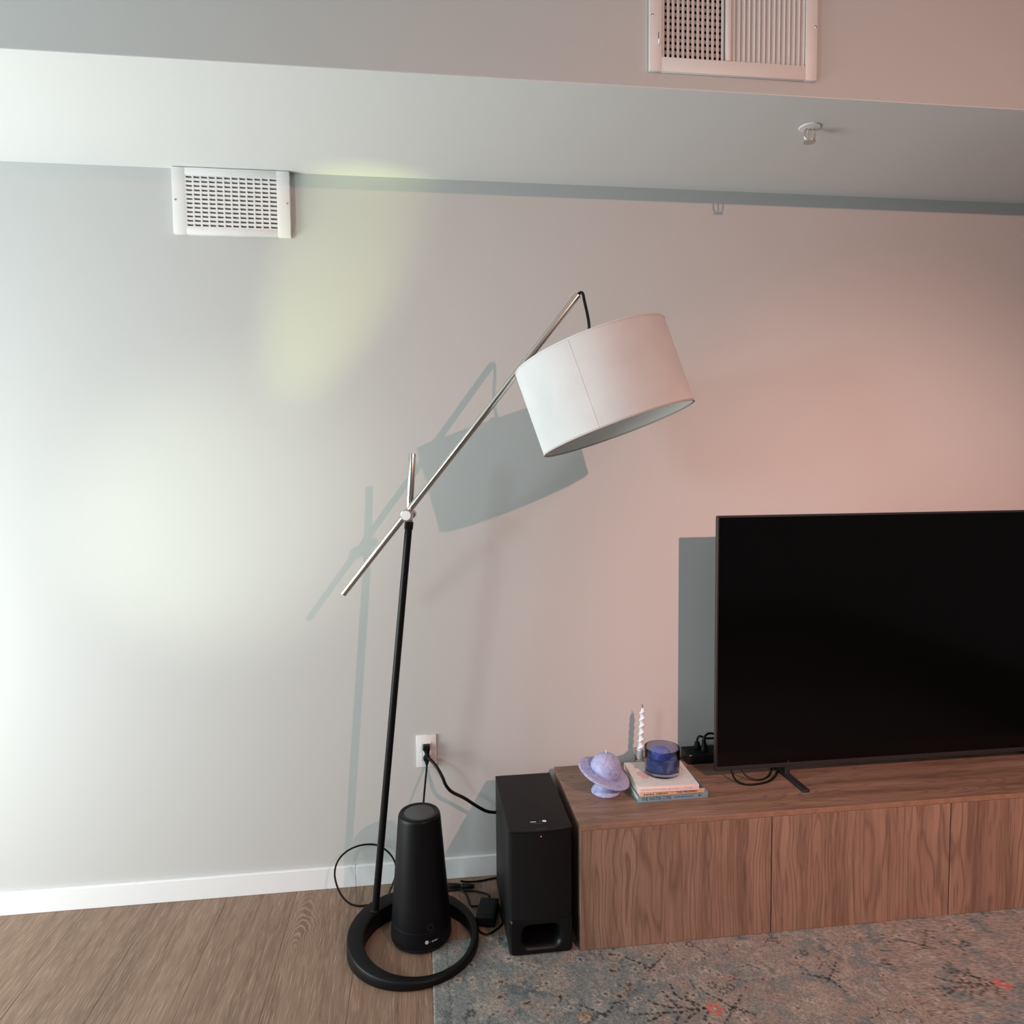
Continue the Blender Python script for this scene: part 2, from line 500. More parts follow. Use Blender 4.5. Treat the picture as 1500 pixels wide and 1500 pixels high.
# ------------------------------------------------------------------ rug (colour pattern woven per vertex)
def build_rug():
    rx0, ry0, zt = .007, -.346, .0048
    xs = np.concatenate([np.arange(rx0, 1.30, .003), np.arange(1.30, 2.95, .008)])
    ys = np.concatenate([np.arange(ry0, -.92, -.003), np.arange(-.92, -2.25, -.012)])
    X, Y = np.meshgrid(xs, ys)
    rg = np.random.default_rng(7)
    def vnoise(scale, seed):
        r2 = np.random.default_rng(seed)
        G = r2.random((160, 220))
        u = (X + .3) * scale; v = (-Y) * scale
        i = np.floor(u).astype(int) % 219; j = np.floor(v).astype(int) % 159
        fu = u - np.floor(u); fv = v - np.floor(v)
        fu = fu * fu * (3 - 2 * fu); fv = fv * fv * (3 - 2 * fv)
        return (G[j, i] * (1 - fu) + G[j, i + 1] * fu) * (1 - fv) + (G[j + 1, i] * (1 - fu) + G[j + 1, i + 1] * fu) * fv
    blue = np.array([.166, .182, .183]); taupe = np.array([.245, .205, .180]); slate = np.array([.090, .112, .124]); pale = np.array([.29, .265, .235])
    n1 = .45 * vnoise(11, 1) + .55 * vnoise(31, 2)
    bias = np.clip((X - .30) * .5, -.15, .22)
    t = np.clip((n1 + bias - .45) * 3.0, 0, 1)[..., None]
    C = blue * (1 - t) + taupe * t
    n2 = .5 * vnoise(17, 3) + .5 * vnoise(41, 4)
    t = np.clip((n2 - .60 - bias * .4) * 5, 0, .85)[..., None]
    C = C * (1 - t) + slate * t
    n3 = .5 * vnoise(31, 5) + .5 * vnoise(75, 6)
    t = np.clip((n3 - .52) * 4, 0, .75)[..., None]
    C = C * (1 - t) + pale * t
    def stroke(pts, wd, col, amt=.9, dash=0):
        nonlocal C
        col = np.array(col)
        for (ax, ay), (bx, by) in zip(pts[:-1], pts[1:]):
            mnx, mxx = min(ax, bx) - .02, max(ax, bx) + .02
            mny, mxy = min(ay, by) - .02, max(ay, by) + .02
            i0, i1 = np.searchsorted(xs, [mnx, mxx]); j0, j1 = np.searchsorted(-ys, [-mxy, -mny])
            if i1 <= i0 or j1 <= j0: continue
            x_, y_ = X[j0:j1, i0:i1], Y[j0:j1, i0:i1]
            dx, dy = bx - ax, by - ay
            tt = np.clip(((x_ - ax) * dx + (y_ - ay) * dy) / (dx * dx + dy * dy + 1e-12), 0, 1)
            dd = np.hypot(x_ - ax - tt * dx, y_ - ay - tt * dy)
            k = np.clip((wd - dd) / .0025 + .5, 0, 1) * amt
            if dash:
                s = tt * math.hypot(dx, dy)
                k = k * (np.sin(s * 2 * math.pi / dash) > -.55)
            k = (k * rg.uniform(.72, 1.0, k.shape))[..., None]
            C[j0:j1, i0:i1] = C[j0:j1, i0:i1] * (1 - k) + col * k
    def dot(cx, cy, r, col, amt=.9):
        stroke([(cx, cy), (cx + .0005, cy)], r, col, amt)
    dark = (.013, .015, .017); cream = (.42, .35, .29); rose = (.36, .19, .16); red = (.50, .10, .075); orange = (.36, .20, .10)
    def blossom(cx, cy, s=.011, col=cream, core=dark, n=6):
        for k in range(n):
            a = 2 * math.pi * (k + rg.random() * .5) / n
            dot(cx + s * math.cos(a), cy + s * math.sin(a), s * .36, col, .75)
        dot(cx, cy, s * .34, core, .85)
    def branch(pts, wd=.003, col=dark):
        stroke(pts, wd, col, .9, dash=.016)
    # border line near the left edge
    for yy in np.arange(-.352, -1.2, -.013):
        stroke([(.052 + rg.normal() * .002, yy), (.052 + rg.normal() * .002, yy - .007)], .0022, dark, .65)
        if rg.random() < .5: dot(.036 + rg.normal() * .008, yy, .002, dark, .5)
    stroke([(rx0 + .003, -.348), (rx0 + .003, -2.2)], .003, (.30, .30, .28), .6)
    # scattered small blossoms everywhere (woven field)
    for k in range(900):
        px, py = rg.uniform(.07, 2.9), rg.uniform(-1.4, -.37)
        s = rg.uniform(.004, .010)
        q = rg.random()
        if q < .55: blossom(px, py, s, cream if rg.random() < .6 else rose)
        elif q < .8: dot(px, py, s * .4, dark, .8)
        else:
            a = rg.uniform(0, 6.28)
            branch([(px, py), (px + .03 * math.cos(a), py + .03 * math.sin(a)), (px + .05 * math.cos(a + .4), py + .05 * math.sin(a + .4))], .002)
    for px, py in [(.554, -.483), (.641, -.496), (.774, -.532), (.777, -.57), (.794, -.583), (.811, -.602), (.741, -.643), (.622, -.597), (.448, -.655), (.118, -.463), (.116, -.523), (.134, -.628), (.229, -.452), (.266, -.481), (.322, -.566), (.438, -.485), (.584, -.548), (.663, -.554)]:
        blossom(px, py, .010)
    for px, py in [(.52, -.545), (.549, -.608), (.512, -.642), (.199, -.541), (.191, -.599), (.257, -.633), (.35, -.622), (.532, -.477)]:
        blossom(px, py, .013, (.30, .22, .17), dark, 8)
        for k in range(5): dot(px + rg.normal() * .007, py + rg.normal() * .007, .003, dark)
    for px, py in [(.779, -.467), (.777, -.638), (.799, -.664), (.825, -.652), (.105, -.646), (1.1, -.55), (1.31, -.62), (1.6, -.58), (1.8, -.7)]:
        for k in range(6):
            a = k * 1.05
            dot(px + .010 * math.cos(a), py + .010 * math.sin(a), .0036, dark, .95)
    def ymotif(arms, c_):
        for a in arms: branch([c_, ((c_[0] + a[0]) / 2 + .004, (c_[1] + a[1]) / 2), a], .0032)
        for k in range(9): dot(c_[0] + rg.normal() * .010, c_[1] + rg.normal() * .009, .0035, dark)
    ymotif([(.574, -.498), (.692, -.494)], (.630, -.549))
    ymotif([(.398, -.658), (.498, -.657)], (.453, -.702))
    ymotif([(.75, -.665), (.846, -.678), (.756, -.770), (.85, -.757)], (.798, -.724))
    ymotif([(1.05, -.63), (1.17, -.60), (1.13, -.72)], (1.11, -.66))
    ymotif([(1.42, -.54), (1.53, -.50)], (1.47, -.57))
    def coral(ox, oy, sgn=1):
        for pl in [[(.725, -.716), (.705, -.691), (.675, -.675), (.663, -.653), (.664, -.619)], [(.725, -.716), (.683, -.712), (.652, -.694), (.640, -.662), (.632, -.636)],
                   [(.725, -.716), (.661, -.719), (.616, -.715), (.534, -.711)], [(.708, -.721), (.672, -.739), (.656, -.753)], [(.658, -.719), (.639, -.739), (.629, -.756)],
                   [(.616, -.715), (.582, -.731), (.552, -.739)], [(.728, -.728), (.709, -.749), (.716, -.769)], [(.70, -.70), (.688, -.672), (.70, -.655)], [(.66, -.705), (.636, -.70), (.60, -.682), (.585, -.668)]]:
            branch([(ox + sgn * (a - .725), oy + (b + .716)) for a, b in pl], .0036)
        for a, b in [(.740, -.706), (.758, -.712), (.765, -.728), (.748, -.735), (.735, -.722)]:
            dot(ox + sgn * (a - .725), oy + (b + .716), .0085, red, .85)
        dot(ox + sgn * .026, oy - .005, .004, cream)
    coral(.725, -.716)
    coral(1.55, -.74)
    coral(1.25, -1.0, -1)
    for q in range(14): dot(.398 + rg.normal() * .011, -.703 + rg.normal() * .011, .0045, orange, .7)
    blossom(.400, -.705, .012, cream, orange)
    C *= rg.uniform(.68, 1.52, C.shape[:2])[..., None]
    # mesh
    Z = zt + rg.uniform(0, .0012, X.shape)
    ny, nx = X.shape
    co = np.stack([X, Y, Z], -1).reshape(-1, 3)
    idx = np.arange(ny * nx).reshape(ny, nx)
    quads = np.stack([idx[:-1, :-1], idx[1:, :-1], idx[1:, 1:], idx[:-1, 1:]], -1).reshape(-1, 4)
    # bound edge down to the floor
    per = np.concatenate([idx[0, :], idx[1:, -1], idx[-1, -2::-1], idx[-2:0:-1, 0]])
    low = co[per].copy(); low[:, 2] = .0004
    b0 = len(co)
    co = np.concatenate([co, low])
    k = np.arange(len(per)); k2 = (k + 1) % len(per)
    skirt = np.stack([per[k], per[k2], b0 + k2, b0 + k], -1)
    quads = np.concatenate([quads, skirt])
    colv = np.concatenate([C.reshape(-1, 3), np.tile([[.20, .20, .19]], (len(per), 1))])
    base = np.array([rx0, ry0, 0.])
    me = bpy.data.meshes.new('area_rug')
    me.vertices.add(len(co)); me.vertices.foreach_set('co', (co - base).astype(np.float32).ravel())
    me.loops.add(quads.size); me.loops.foreach_set('vertex_index', quads.astype(np.int32).ravel())
    me.polygons.add(len(quads))
    me.polygons.foreach_set('loop_start', np.arange(0, quads.size, 4, dtype=np.int32))
    me.polygons.foreach_set('loop_total', np.full(len(quads), 4, dtype=np.int32))
    me.update(calc_edges=True)
    at = me.color_attributes.new('pattern', 'FLOAT_COLOR', 'POINT')
    at.data.foreach_set('color', np.concatenate([colv, np.ones((len(colv), 1))], 1).astype(np.float32).ravel())
    mt, nt, p = new_mat('woven_rug')
    L = nt.links.new
    va = N(nt, 'ShaderNodeVertexColor', layer_name='pattern')
    g = N(nt, 'ShaderNodeNewGeometry')
    no = N(nt, 'ShaderNodeTexNoise', Scale=420.0, Detail=3.0); L(g.outputs['Position'], no.inputs['Vector'])
    mr = N(nt, 'ShaderNodeMapRange'); mr.inputs['To Min'].default_value = .62; mr.inputs['To Max'].default_value = 1.35; L(no.outputs['Fac'], mr.inputs['Value'])
    vm = N(nt, 'ShaderNodeVectorMath', operation='SCALE'); L(va.outputs['Color'], vm.inputs[0]); L(mr.outputs[0], vm.inputs['Scale'])
    L(vm.outputs[0], p.inputs['Base Color'])
    bn = N(nt, 'ShaderNodeBump', Strength=.5, Distance=.002); L(no.outputs['Fac'], bn.inputs['Height']); L(bn.outputs['Normal'], p.inputs['Normal'])
    p.inputs['Roughness'].default_value = 1.0
    p.inputs['Specular IOR Level'].default_value = .05
    p.inputs['Sheen Weight'].default_value = .1
    me.materials.append(mt)
    o = bpy.data.objects.new('area_rug', me)
    COL.objects.link(o); o.location = base
    tag(o, 'faded blue-grey and taupe floral rug under the subwoofer and wooden console', 'rug')
build_rug()

# ------------------------------------------------------------------ media console
KX, KY, KZ = .4466, -.4513, .0062
KW, KD, KT = 2.40, .42, .391
con = thing('media_console', 'walnut-effect low media console under the television', 'console', (KX, KY + KD, 0))
obj('top_panel', box(KX, KX + KW, KY + .002, KY + KD, KT - .016, KT, .0008, 1), M['top'], con)
obj('edge_band', box(KX, KX + KW, KY + .0008, KY + .002, KT - .016, KT - .0006, .0003, 1), M['edge'], con)
for sx in (0, 1):
    a = KX + sx * (KW - .016)
    obj('side_panel', box(a, a + .016, KY + .020, KY + KD, KZ, KT - .0162, .0006, 1), M['door'], con)
obj('bottom_panel', box(KX + .0165, KX + KW - .0165, KY + .021, KY + KD - .01, KZ + .002, KZ + .018), M['door'], con, smooth=False)
obj('back_panel', box(KX + .0165, KX + KW - .0165, KY + KD - .009, KY + KD - .004, KZ + .018, KT - .0165), M['door'], con, smooth=False)
for k in range(4):
    a = KX + k * KW / 4
    obj('door', box(a + (.0 if k == 0 else .0015), a + KW / 4 - .0015, KY, KY + .018, KZ + .0005, KT - .0175, .0008, 1), M['door'], con)
for k in range(6):
    a = KX + .08 + k * (KW - .16) / 5
    obj('foot', cyl((a, -.08, 0), (a, -.08, KZ + .002), .02, 16), M['black_plastic'], con)

# ------------------------------------------------------------------ subwoofer
SX0, SX1, SY0, SY1, SZ, ST = .2344, .4244, -.0686, -.4546, .0062, .388
sub = thing('subwoofer', 'black subwoofer box standing between cone-shaped tower and walnut console', 'speaker', ((SX0 + SX1) / 2, (SY0 + SY1) / 2, 0))
fr = SY1 + .022
obj('cabinet', box(SX0, SX1, fr, SY0, SZ, ST - .004, .002, 2), M['sub_side'], sub)
def rounded_front(x0, x1, yb, yf, z0, z1, bulge=.008, rc=.010, n=16, bev=0.0):
    """Extruded plan with a gently bowed front edge and rounded front corners."""
    pts = [(x1, yb), (x0, yb)]
    cx = (x0 + x1) / 2
    hw = (x1 - x0) / 2
    for k in range(5):
        a = math.pi + k / 4 * math.pi / 2
        pts.append((x0 + rc + rc * math.cos(a), yf + bulge + rc + rc * math.sin(a)))
    for k in range(1, n):
        x = x0 + rc + (x1 - x0 - 2 * rc) * k / n
        pts.append((x, yf + bulge * ((x - cx) / (hw - rc)) ** 2))
    for k in range(5):
        a = 1.5 * math.pi + k / 4 * math.pi / 2
        pts.append((x1 - rc + rc * math.cos(a), yf + bulge + rc + rc * math.sin(a)))
    b = bmesh.new()
    lo = [b.verts.new((x, y, z0)) for x, y in pts]; hi = [b.verts.new((x, y, z1)) for x, y in pts]
    b.faces.new(lo); b.faces.new(hi)
    for i in range(len(pts)):
        j = (i + 1) % len(pts)
        b.faces.new((lo[i], lo[j], hi[j], hi[i]))
    if bev:
        bmesh.ops.bevel(b, geom=[e for e in b.edges if abs(e.verts[0].co.z - e.verts[1].co.z) < 1e-6], offset=bev, segments=2, profile=.5, affect='EDGES')
    return b
obj('top_panel', rounded_front(SX0, SX1, SY0, SY1 - .001, ST - .004, ST, .009, .008, bev=.001), M['sub_top'], sub)
gz = SZ + .108
obj('front_grille', rounded_front(SX0 + .001, SX1 - .001, fr - .0005, SY1 + .003, gz, ST - .0075, .008, .010), M['sub_grille'], sub)
# lower front: moulded port with a flared mouth
def port():
    b = bmesh.new()
    pcx, pcz = (SX0 + SX1) / 2, SZ + .056
    def rr(hw, hh, rad, y, n=6):
        P = []
        for cx_, cz_, a0 in ((hw - rad, hh - rad, 0), (-hw + rad, hh - rad, 90), (-hw + rad, -hh + rad, 180), (hw - rad, -hh + rad, 270)):
            for k in range(n + 1):
                a = math.radians(a0 + 90 * k / n)
                P.append((pcx + cx_ + rad * math.cos(a), y, pcz + cz_ + rad * math.sin(a)))
        return P
    W2, H2 = (SX1 - SX0) / 2 - .001, .0535
    yf = SY1 + .004
    loops = [rr(W2, H2, .006, fr - .0004), rr(W2, H2, .006, yf + .008), rr(W2 - .004, H2 - .002, .008, yf + .001), rr(W2 - .012, H2 - .006, .014, yf),
             rr(.066, .042, .026, yf), rr(.062, .038, .025, yf + .002), rr(.057, .033, .023, yf + .008), rr(.053, .030, .021, yf + .020), rr(.050, .028, .020, yf + .05), rr(.046, .026, .018, yf + .13)]
    rings = [[b.verts.new(p) for p in l] for l in loops]
    for A, B in zip(rings[:-1], rings[1:]):
        for k in range(len(A)):
            b.faces.new((A[k], A[(k + 1) % len(A)], B[(k + 1) % len(A)], B[k]))
    b.faces.new(rings[-1])
    return b
# cabinet front is opened by the port: the tunnel sits inside the cabinet shell
obj('bass_port', port(), M['gloss_black'], sub)
# open the cabinet's front wall where the tunnel enters
cab = [o for o in sub.children if o.name.startswith('cabinet')][0]
bm_ = bmesh.new(); bm_.from_mesh(cab.data)
ff = [f for f in bm_.faces if abs(f.normal.y + 1) < .01 and f.calc_area() > .02]
bmesh.ops.delete(bm_, geom=ff, context='FACES_ONLY')
bm_.to_mesh(cab.data); bm_.free()
obj('led', box(.3282, .3296, SY1 + .0022, SY1 + .0036, ST - .0215, ST - .0170, .0003, 1), M['led'], sub)
tz = ST + .0003
obj('sticker_print', box(.3050, .3225, -.4030, -.3998, tz - .0002, tz), M['print_white'], sub, smooth=False)
db = cyl((.3475, -.4010, tz - .0002), (.3475, -.4010, tz), .0062, 24)
obj('sticker_logo', db, M['print_white'], sub, smooth=False)
obj('sticker_notch', cyl((.3455, -.4050, tz - .0001), (.3455, -.4050, tz + .0001), .0018, 12), M['sub_top'], sub, smooth=False)
obj('sticker_letter', text_bm('S', .011, placed((.3375, -.3970, tz), (-1, 0, 0), (0, -1, 0))), M['print_grey'], sub, smooth=False)
obj('sticker_line', box(.3085, .3410, -.4135, -.4105, tz - .0002, tz), M['print_dim'], sub, smooth=False)
obj('maker_name', text_bm('SONY', .010, placed((.3140, -.4490, tz), (1, 0, 0), (0, 1, 0)), width=.035), M['print_dim'], sub, smooth=False)
for a, b in ((SX0 + .03, SY0 - .04), (SX1 - .03, SY0 - .04)):
    obj('foot', cyl((a, b, 0), (a, b, SZ + .001), .012, 16), M['black_plastic'], sub)
for a, b in ((SX0 + .03, SY1 + .05), (SX1 - .03, SY1 + .05)):
    obj('foot', cyl((a, b, .0061), (a, b, SZ + .001), .012, 16), M['black_plastic'], sub)

# ------------------------------------------------------------------ floor lamp
lamp = thing('floor_lamp', 'tall floor lamp with tilted white drum shade, nickel arm and black pole', 'lamp', (-.049, -.341, 0))
def ring_base():
    b = bmesh.new()
    n = 96
    oc, ocr = Vector((-.049, -.344)), .199
    ic, icr = Vector((-.035, -.355)), .1610
    zt = lambda x, y: .0430 - .040 * (x + .049) + .082 * (y + .341)
    zb = lambda x, y: .0003 + .010 * (x + .248)
    prof = []
    rows = [('o', -.003, 'b', .0), ('o', 0, 'b', .004), ('o', -.001, 't', -.004), ('o', -.0035, 't', -.0008), ('o', -.006, 't', 0),
            ('i', .005, 't', 0), ('i', .002, 't', -.0012), ('i', 0, 't', -.004), ('i', .001, 'b', .0)]
    R = []
    for w_, dr, lev, dz in rows:
        ring = []
        for k in range(n):
            a = 2 * math.pi * k / n
            c_, r0 = (oc, ocr) if w_ == 'o' else (ic, icr)
            x, y = c_.x + (r0 + dr) * math.cos(a), c_.y + (r0 + dr) * math.sin(a)
            z = (zt(x, y) if lev == 't' else zb(x, y)) + dz
            ring.append(b.verts.new((x, y, z)))
        R.append(ring)
    for i in range(len(R)):
        A, B = R[i], R[(i + 1) % len(R)]
        for k in range(n):
            b.faces.new((A[k], A[(k + 1) % n], B[(k + 1) % n], B[k]))
    return b
obj('base_ring', ring_base(), M['black_metal'], lamp, ang=50)
pb_, pj = Vector((-.1705, -.2395, .047)), Vector((-.0385, -.291, 1.300))
ax = (pj - pb_).normalized()
obj('pole', cyl(pb_, pj - ax * .018, .0112, 24), M['black_metal'], lamp)
obj('pole_socket', lathe([(.0112, 0), (.0155, 0), (.0155, .007), (.0125, .010), (.0112, .010)], pb_ + ax * .002, ax, 24), M['black_metal'], lamp)
obj('pole_collar', lathe([(.0112, 0), (.0128, .001), (.0132, .006), (.0132, .022), (.012, .024), (0, .024)], pj - ax * .034, ax, 24), M['black_plastic'], lamp)
bt = Vector((-.0265, -.300, 1.4945))
obj('upright_rod', cyl(pj - ax * .012, bt, .0108, 24, .001), M['nickel'], lamp)
A0, A1 = Vector((-.2425, -.256, 1.0705)), Vector((.4350, -.502, 1.9215))
obj('arm', cyl(A0, A1, .0096, 24, .0008), M['nickel'], lamp)
adir = (A1 - A0).normalized()
kc = A0 + adir * ((Vector((-.038, -.33, 1.315)) - A0).dot(adir))
kn0, kn1 = Vector((-.0330, -.280, 1.3120)), Vector((-.0475, -.362, 1.3130))
kd = (kn1 - kn0).normalized()
obj('clamp', lathe([(0, 0), (.0125, 0), (.0138, .002), (.0138, .022), (.0120, .024), (.0105, .026), (.0105, .060), (0, .060)], kn0 - kd * .012, kd, 32), M['nickel'], lamp)
kb = obj('knob', lathe([(0, 0), (.0155, 0), (.0172, .002), (.0172, .020), (.0160, .022), (.0145, .0224), (.0143, .0216), (0, .0216)], kn1 - kd * .024, kd, 40), M['nickel'], lamp)
obj('knob_cap', lathe([(0, 0), (.0142, 0), (.0138, .0012), (0, .0014)], kn1 - kd * .0022, kd, 40), M['nickel_window_glint'], kb)

SC = Vector((.4922, -.5550, 1.6588)); sa = Vector((-.3285, .1378, 1)).normalized()
SR, SH = .2115, .2330
top_c = SC + sa * SH / 2
obj('drop_cord', tube([A1 - adir * .01, A1 + adir * .004, A1 + Vector((.010, -.008, .002)), A1 + Vector((.014, -.014, -.02)), A1 + Vector((.020, -.040, -.085)), top_c + sa * .012 + Vector((0.006, 0.004, 0)), top_c - sa * .06], .0042, 10), M['rubber'], lamp)
hs, t_ = SH / 2, .0022
sh = obj('shade', lathe([(SR, -hs), (SR, hs), (SR - t_, hs), (SR - t_, -hs)], SC, sa, 128, closed=True), M['linen'], lamp, ang=60)
obj('shade_lining', lathe([(SR - t_ - .0004, -hs + .003), (SR - t_ - .0004, hs - .003), (SR - t_ - .0012, hs - .003), (SR - t_ - .0012, -hs + .003)], SC, sa, 96, closed=True), M['lining'], sh, ang=60)
for s_ in (-1, 1):
    h0 = s_ * (hs - .0012)
    obj('rim', lathe([(SR + .0008, h0 - .0022), (SR + .0008, h0 + .0022), (SR - t_ - .0014, h0 + .0022), (SR - t_ - .0014, h0 - .0022)], SC, sa, 96, closed=True), M['linen'] if s_ > 0 else M['shade_rim'], sh, ang=60)
# seam where the linen overlaps
_, e_, g_ = frame_of(sa)
rel = Vector((.385, -.76, 1.645)) - SC
a0 = math.atan2(rel.dot(g_), rel.dot(e_))
sb = bmesh.new()
row = []
for k in range(5):
    a = a0 + (k - 2) * .004
    d_ = e_ * math.cos(a) + g_ * math.sin(a)
    rr_ = SR + (.0002 if k in (0, 4) else .0006)
    row.append((sb.verts.new(SC + d_ * rr_ - sa * (hs - .001)), sb.verts.new(SC + d_ * rr_ + sa * (hs - .001))))
for A, B in zip(row[:-1], row[1:]):
    sb.faces.new((A[0], B[0], B[1], A[1]))
obj('seam', sb, M['linen'], sh)
# fitter ring, spokes, lamp holder and bulb inside the shade
fz = hs - .018
spk = lathe([(.022, fz), (.026, fz), (.026, fz + .003), (.022, fz + .003)], SC, sa, 32, closed=True)
for k in range(3):
    a = a0 + .5 + k * 2 * math.pi / 3
    d_ = e_ * math.cos(a) + g_ * math.sin(a)
    cyl(SC + sa * (fz + .0015) + d_ * .024, SC + sa * (fz + .0015) + d_ * (SR - t_ - .001), .0018, 8, bm=spk)
obj('spider', spk, M['nickel'], sh)
obj('lamp_holder', lathe([(0, fz + .03), (.012, fz + .03), (.020, fz + .01), (.020, fz - .045), (.014, fz - .05), (0, fz - .05)], SC, sa, 24), M['black_plastic'], lamp)
obj('bulb', lathe([(.013, fz - .048), (.014, fz - .06), (.026, fz - .085), (.030, fz - .105), (.026, fz - .125), (.014, fz - .136), (0, fz - .138)], SC, sa, 24), M['bulb'], lamp)
# lamp flex looped against the skirting
lp = [(-.1550, -.165, .0255), (-.1500, -.130, .0120), (-.1700, -.1245, .0060), (-.1928, -.1290, .0045), (-.2327, -.1310, .0042), (-.2662, -.1246, .0153), (-.2939, -.1090, .0410), (-.3112, -.0868, .0763), (-.3126, -.0690, .1040), (-.3003, -.0534, .1276), (-.2761, -.0411, .1452), (-.2445, -.0333, .1553), (-.2102, -.0300, .1581), (-.1755, -.0311, .1535), (-.1452, -.0389, .1383), (-.1219, -.0511, .1166), (-.1103, -.0667, .0906), (-.1125, -.0823, .0662), (-.1230, -.0940, .0432), (-.1330, -.1030, .020), (-.120, -.098, .006), (-.06, -.075, .0042), (.02, -.060, .0042), (.075, -.0734, .0042)]
obj('lamp_flex', tube(lp, .0033, 10), M['rubber'], lamp)

# ------------------------------------------------------------------ cone-shaped tower
TX, TY, TZ = -.0252, -.3083, .0060
tow = thing('tapered_tower', 'tapered black cylindrical tower standing inside the lamp ring base', 'speaker', (TX, TY, 0))
HT = .391
rb, rt = .0950, .0640
rat = lambda z: rb + (rt - rb) * z / HT
obj('base_foot', lathe([(0, 0), (.088, 0), (.0900, .002), (.0930, .010), (.0925, .013), (0, .013)], (TX, TY, TZ), n=72), M['tower_rim'], tow)
obj('body', lathe([(0, .0140), (rat(.014) - .002, .0140), (rat(.016), .0160), (rat(.0605), .0605), (rat(.0612) - .0006, .0612), (rat(.062), .0620), (rat(.38), .380), (rat(.386) - .001, .3862), (rat(.39) - .0025, .3895), (rat(.39) - .004, .3905), (0, .3905)], (TX, TY, TZ), n=96), M['tower_black'], tow)
obj('top_rim', lathe([(.047, .3905), (.0595, .3907), (.0602, .3922), (.058, .3938), (.0495, .3926), (.047, .3910)], (TX, TY, TZ), n=72, closed=True), M['tower_rim'], tow)
obj('top_pad', lathe([(0, .3890), (.0468, .3890), (.0468, .3912), (.0455, .3920), (0, .3920)], (TX, TY, TZ), n=64), M['tower_grey'], tow)
def on_cone(ang, z, off=.0004):
    r = rat(z) + off
    return Vector((TX + r * math.cos(ang), TY + r * math.sin(ang), TZ + z))
def wrap(bm, ang0, zc):
    """Wrap a flat drawing (x along the surface, y up) on to the shell."""
    for v in bm.verts:
        p = on_cone(ang0 + v.co.x / .092, zc + v.co.y, .0003 + v.co.z)
        v.co = p
    return bm
def bang(px, py):
    return math.atan2(py - TY, px - TX)
ab = bang(.0050, -.40)
obj('button', wrap(lathe([(.0080, 0), (.0092, 0), (.0092, .0003), (.0080, .0003)], n=32, closed=True), ab, .077), M['print_dim'], tow, smooth=False)
al = bang(-.0085, -.40)
obj('logo_disc', wrap(lathe([(0, .0002), (.0052, .0002)], n=24), al, .0355), M['print_white'], tow, smooth=False)
obj('logo_slash', wrap(box(-.0042, .0042, -.0007, .0007, .0004, .0005, mtx=Matrix.Rotation(.5, 4, 'Z')), al, .0355), M['tower_black'], tow, smooth=False)
tb = text_bm('om', .0085, Matrix.Identity(4), width=.0085)
obj('logo_text', wrap(tb, al + .0075 / .092, .0330), M['print_grey'], tow, smooth=False)
tb = text_bm('power', .0085, Matrix.Identity(4), width=.0175)
obj('logo_text', wrap(tb, al + .0165 / .092, .0330), M['print_white'], tow, smooth=False)

# ------------------------------------------------------------------ wall outlet and cords
OX, OZ = .0, .4647
out = thing('wall_outlet', 'white wall outlet plate with two black plugs in it', 'outlet', (OX, 0, OZ - .057))
obj('plate', box(OX - .035, OX + .035, -.006, 0, OZ - .057, OZ + .057, .002, 2), M['socket'], out)
for dz in (.019, -.019):
    rc = obj('receptacle', box(OX - .0165, OX + .0165, -.0078, -.0055, OZ + dz - .0135, OZ + dz + .0135, .003, 2), M['trim'], out)
    for sx in (-.0055, .0055):
        obj('slot', box(OX + sx - .001, OX + sx + .001, -.0081, -.0070, OZ + dz - .002, OZ + dz + .006), M['duct'], rc, smooth=False)
obj('screw', cyl((OX, -.0060, OZ), (OX, -.0072, OZ), .003, 16), M['socket'], out)

tc = thing('mains_cable', 'thick black power cord from the upper outlet socket to the subwoofer', 'cord', (.0, -.03, .45))
pl = box(-.0125, .0125, -.030, -.0079, .4730, .4930, .004, 3)
obj('plug', pl, M['black_plastic'], tc)
obj('strain_relief', lathe([(0, 0), (.0105, 0), (.0095, .006), (.0062, .018), (.0052, .026), (0, .026)], (.001, -.021, .4735), (.12, -.25, -1), 20), M['black_plastic'], tc)
obj('cord', tube([(.0035, -.0250, .456), (.0085, -.0310, .445), (.0155, -.045, .4470), (.0345, -.0700, .4320), (.0521, -.0850, .4035), (.0631, -.0900, .3770), (.0835, -.0900, .3518), (.1249, -.0900, .3274), (.1645, -.0850, .2959), (.2002, -.0750, .2691), (.2300, -.0600, .2546), (.255, -.045, .246), (.28, -.045, .24), (.292, -.056, .237), (.296, -.0625, .235)], .0056, 12), M['rubber'], tc)

nc = thing('power_adapter', 'thin-corded black power adapter brick on the floor, plugged into the lower outlet socket', 'adapter', (.188, -.245, 0))
obj('plug', lathe([(0, 0), (.0105, 0), (.0125, .003), (.0125, .012), (.0095, .018), (0, .019)], (.0005, -.0079, .4440), (0, -1, -.05), 24), M['black_plastic'], nc)
obj('strain_relief', lathe([(0, 0), (.0085, 0), (.0065, .008), (.0040, .016), (0, .016)], (.0005, -.020, .4370), (0, -.3, -1), 16), M['black_plastic'], nc)
obj('cord', tube([(.0005, -.0240, .4250), (-.0010, -.033, .408), (-.0055, -.070, .3840), (-.0110, -.110, .3500), (-.0150, -.140, .310), (-.016, -.160, .22), (-.010, -.165, .12), (.0, -.150, .05), (.025, -.118, .006), (.060, -.090, .0045), (.0940, -.0870, .0045), (.1213, -.0930, .0050), (.1661, -.1150, .0085), (.1960, -.1500, .0180), (.200, -.180, .028)], .0036, 10), M['rubber'], nc)

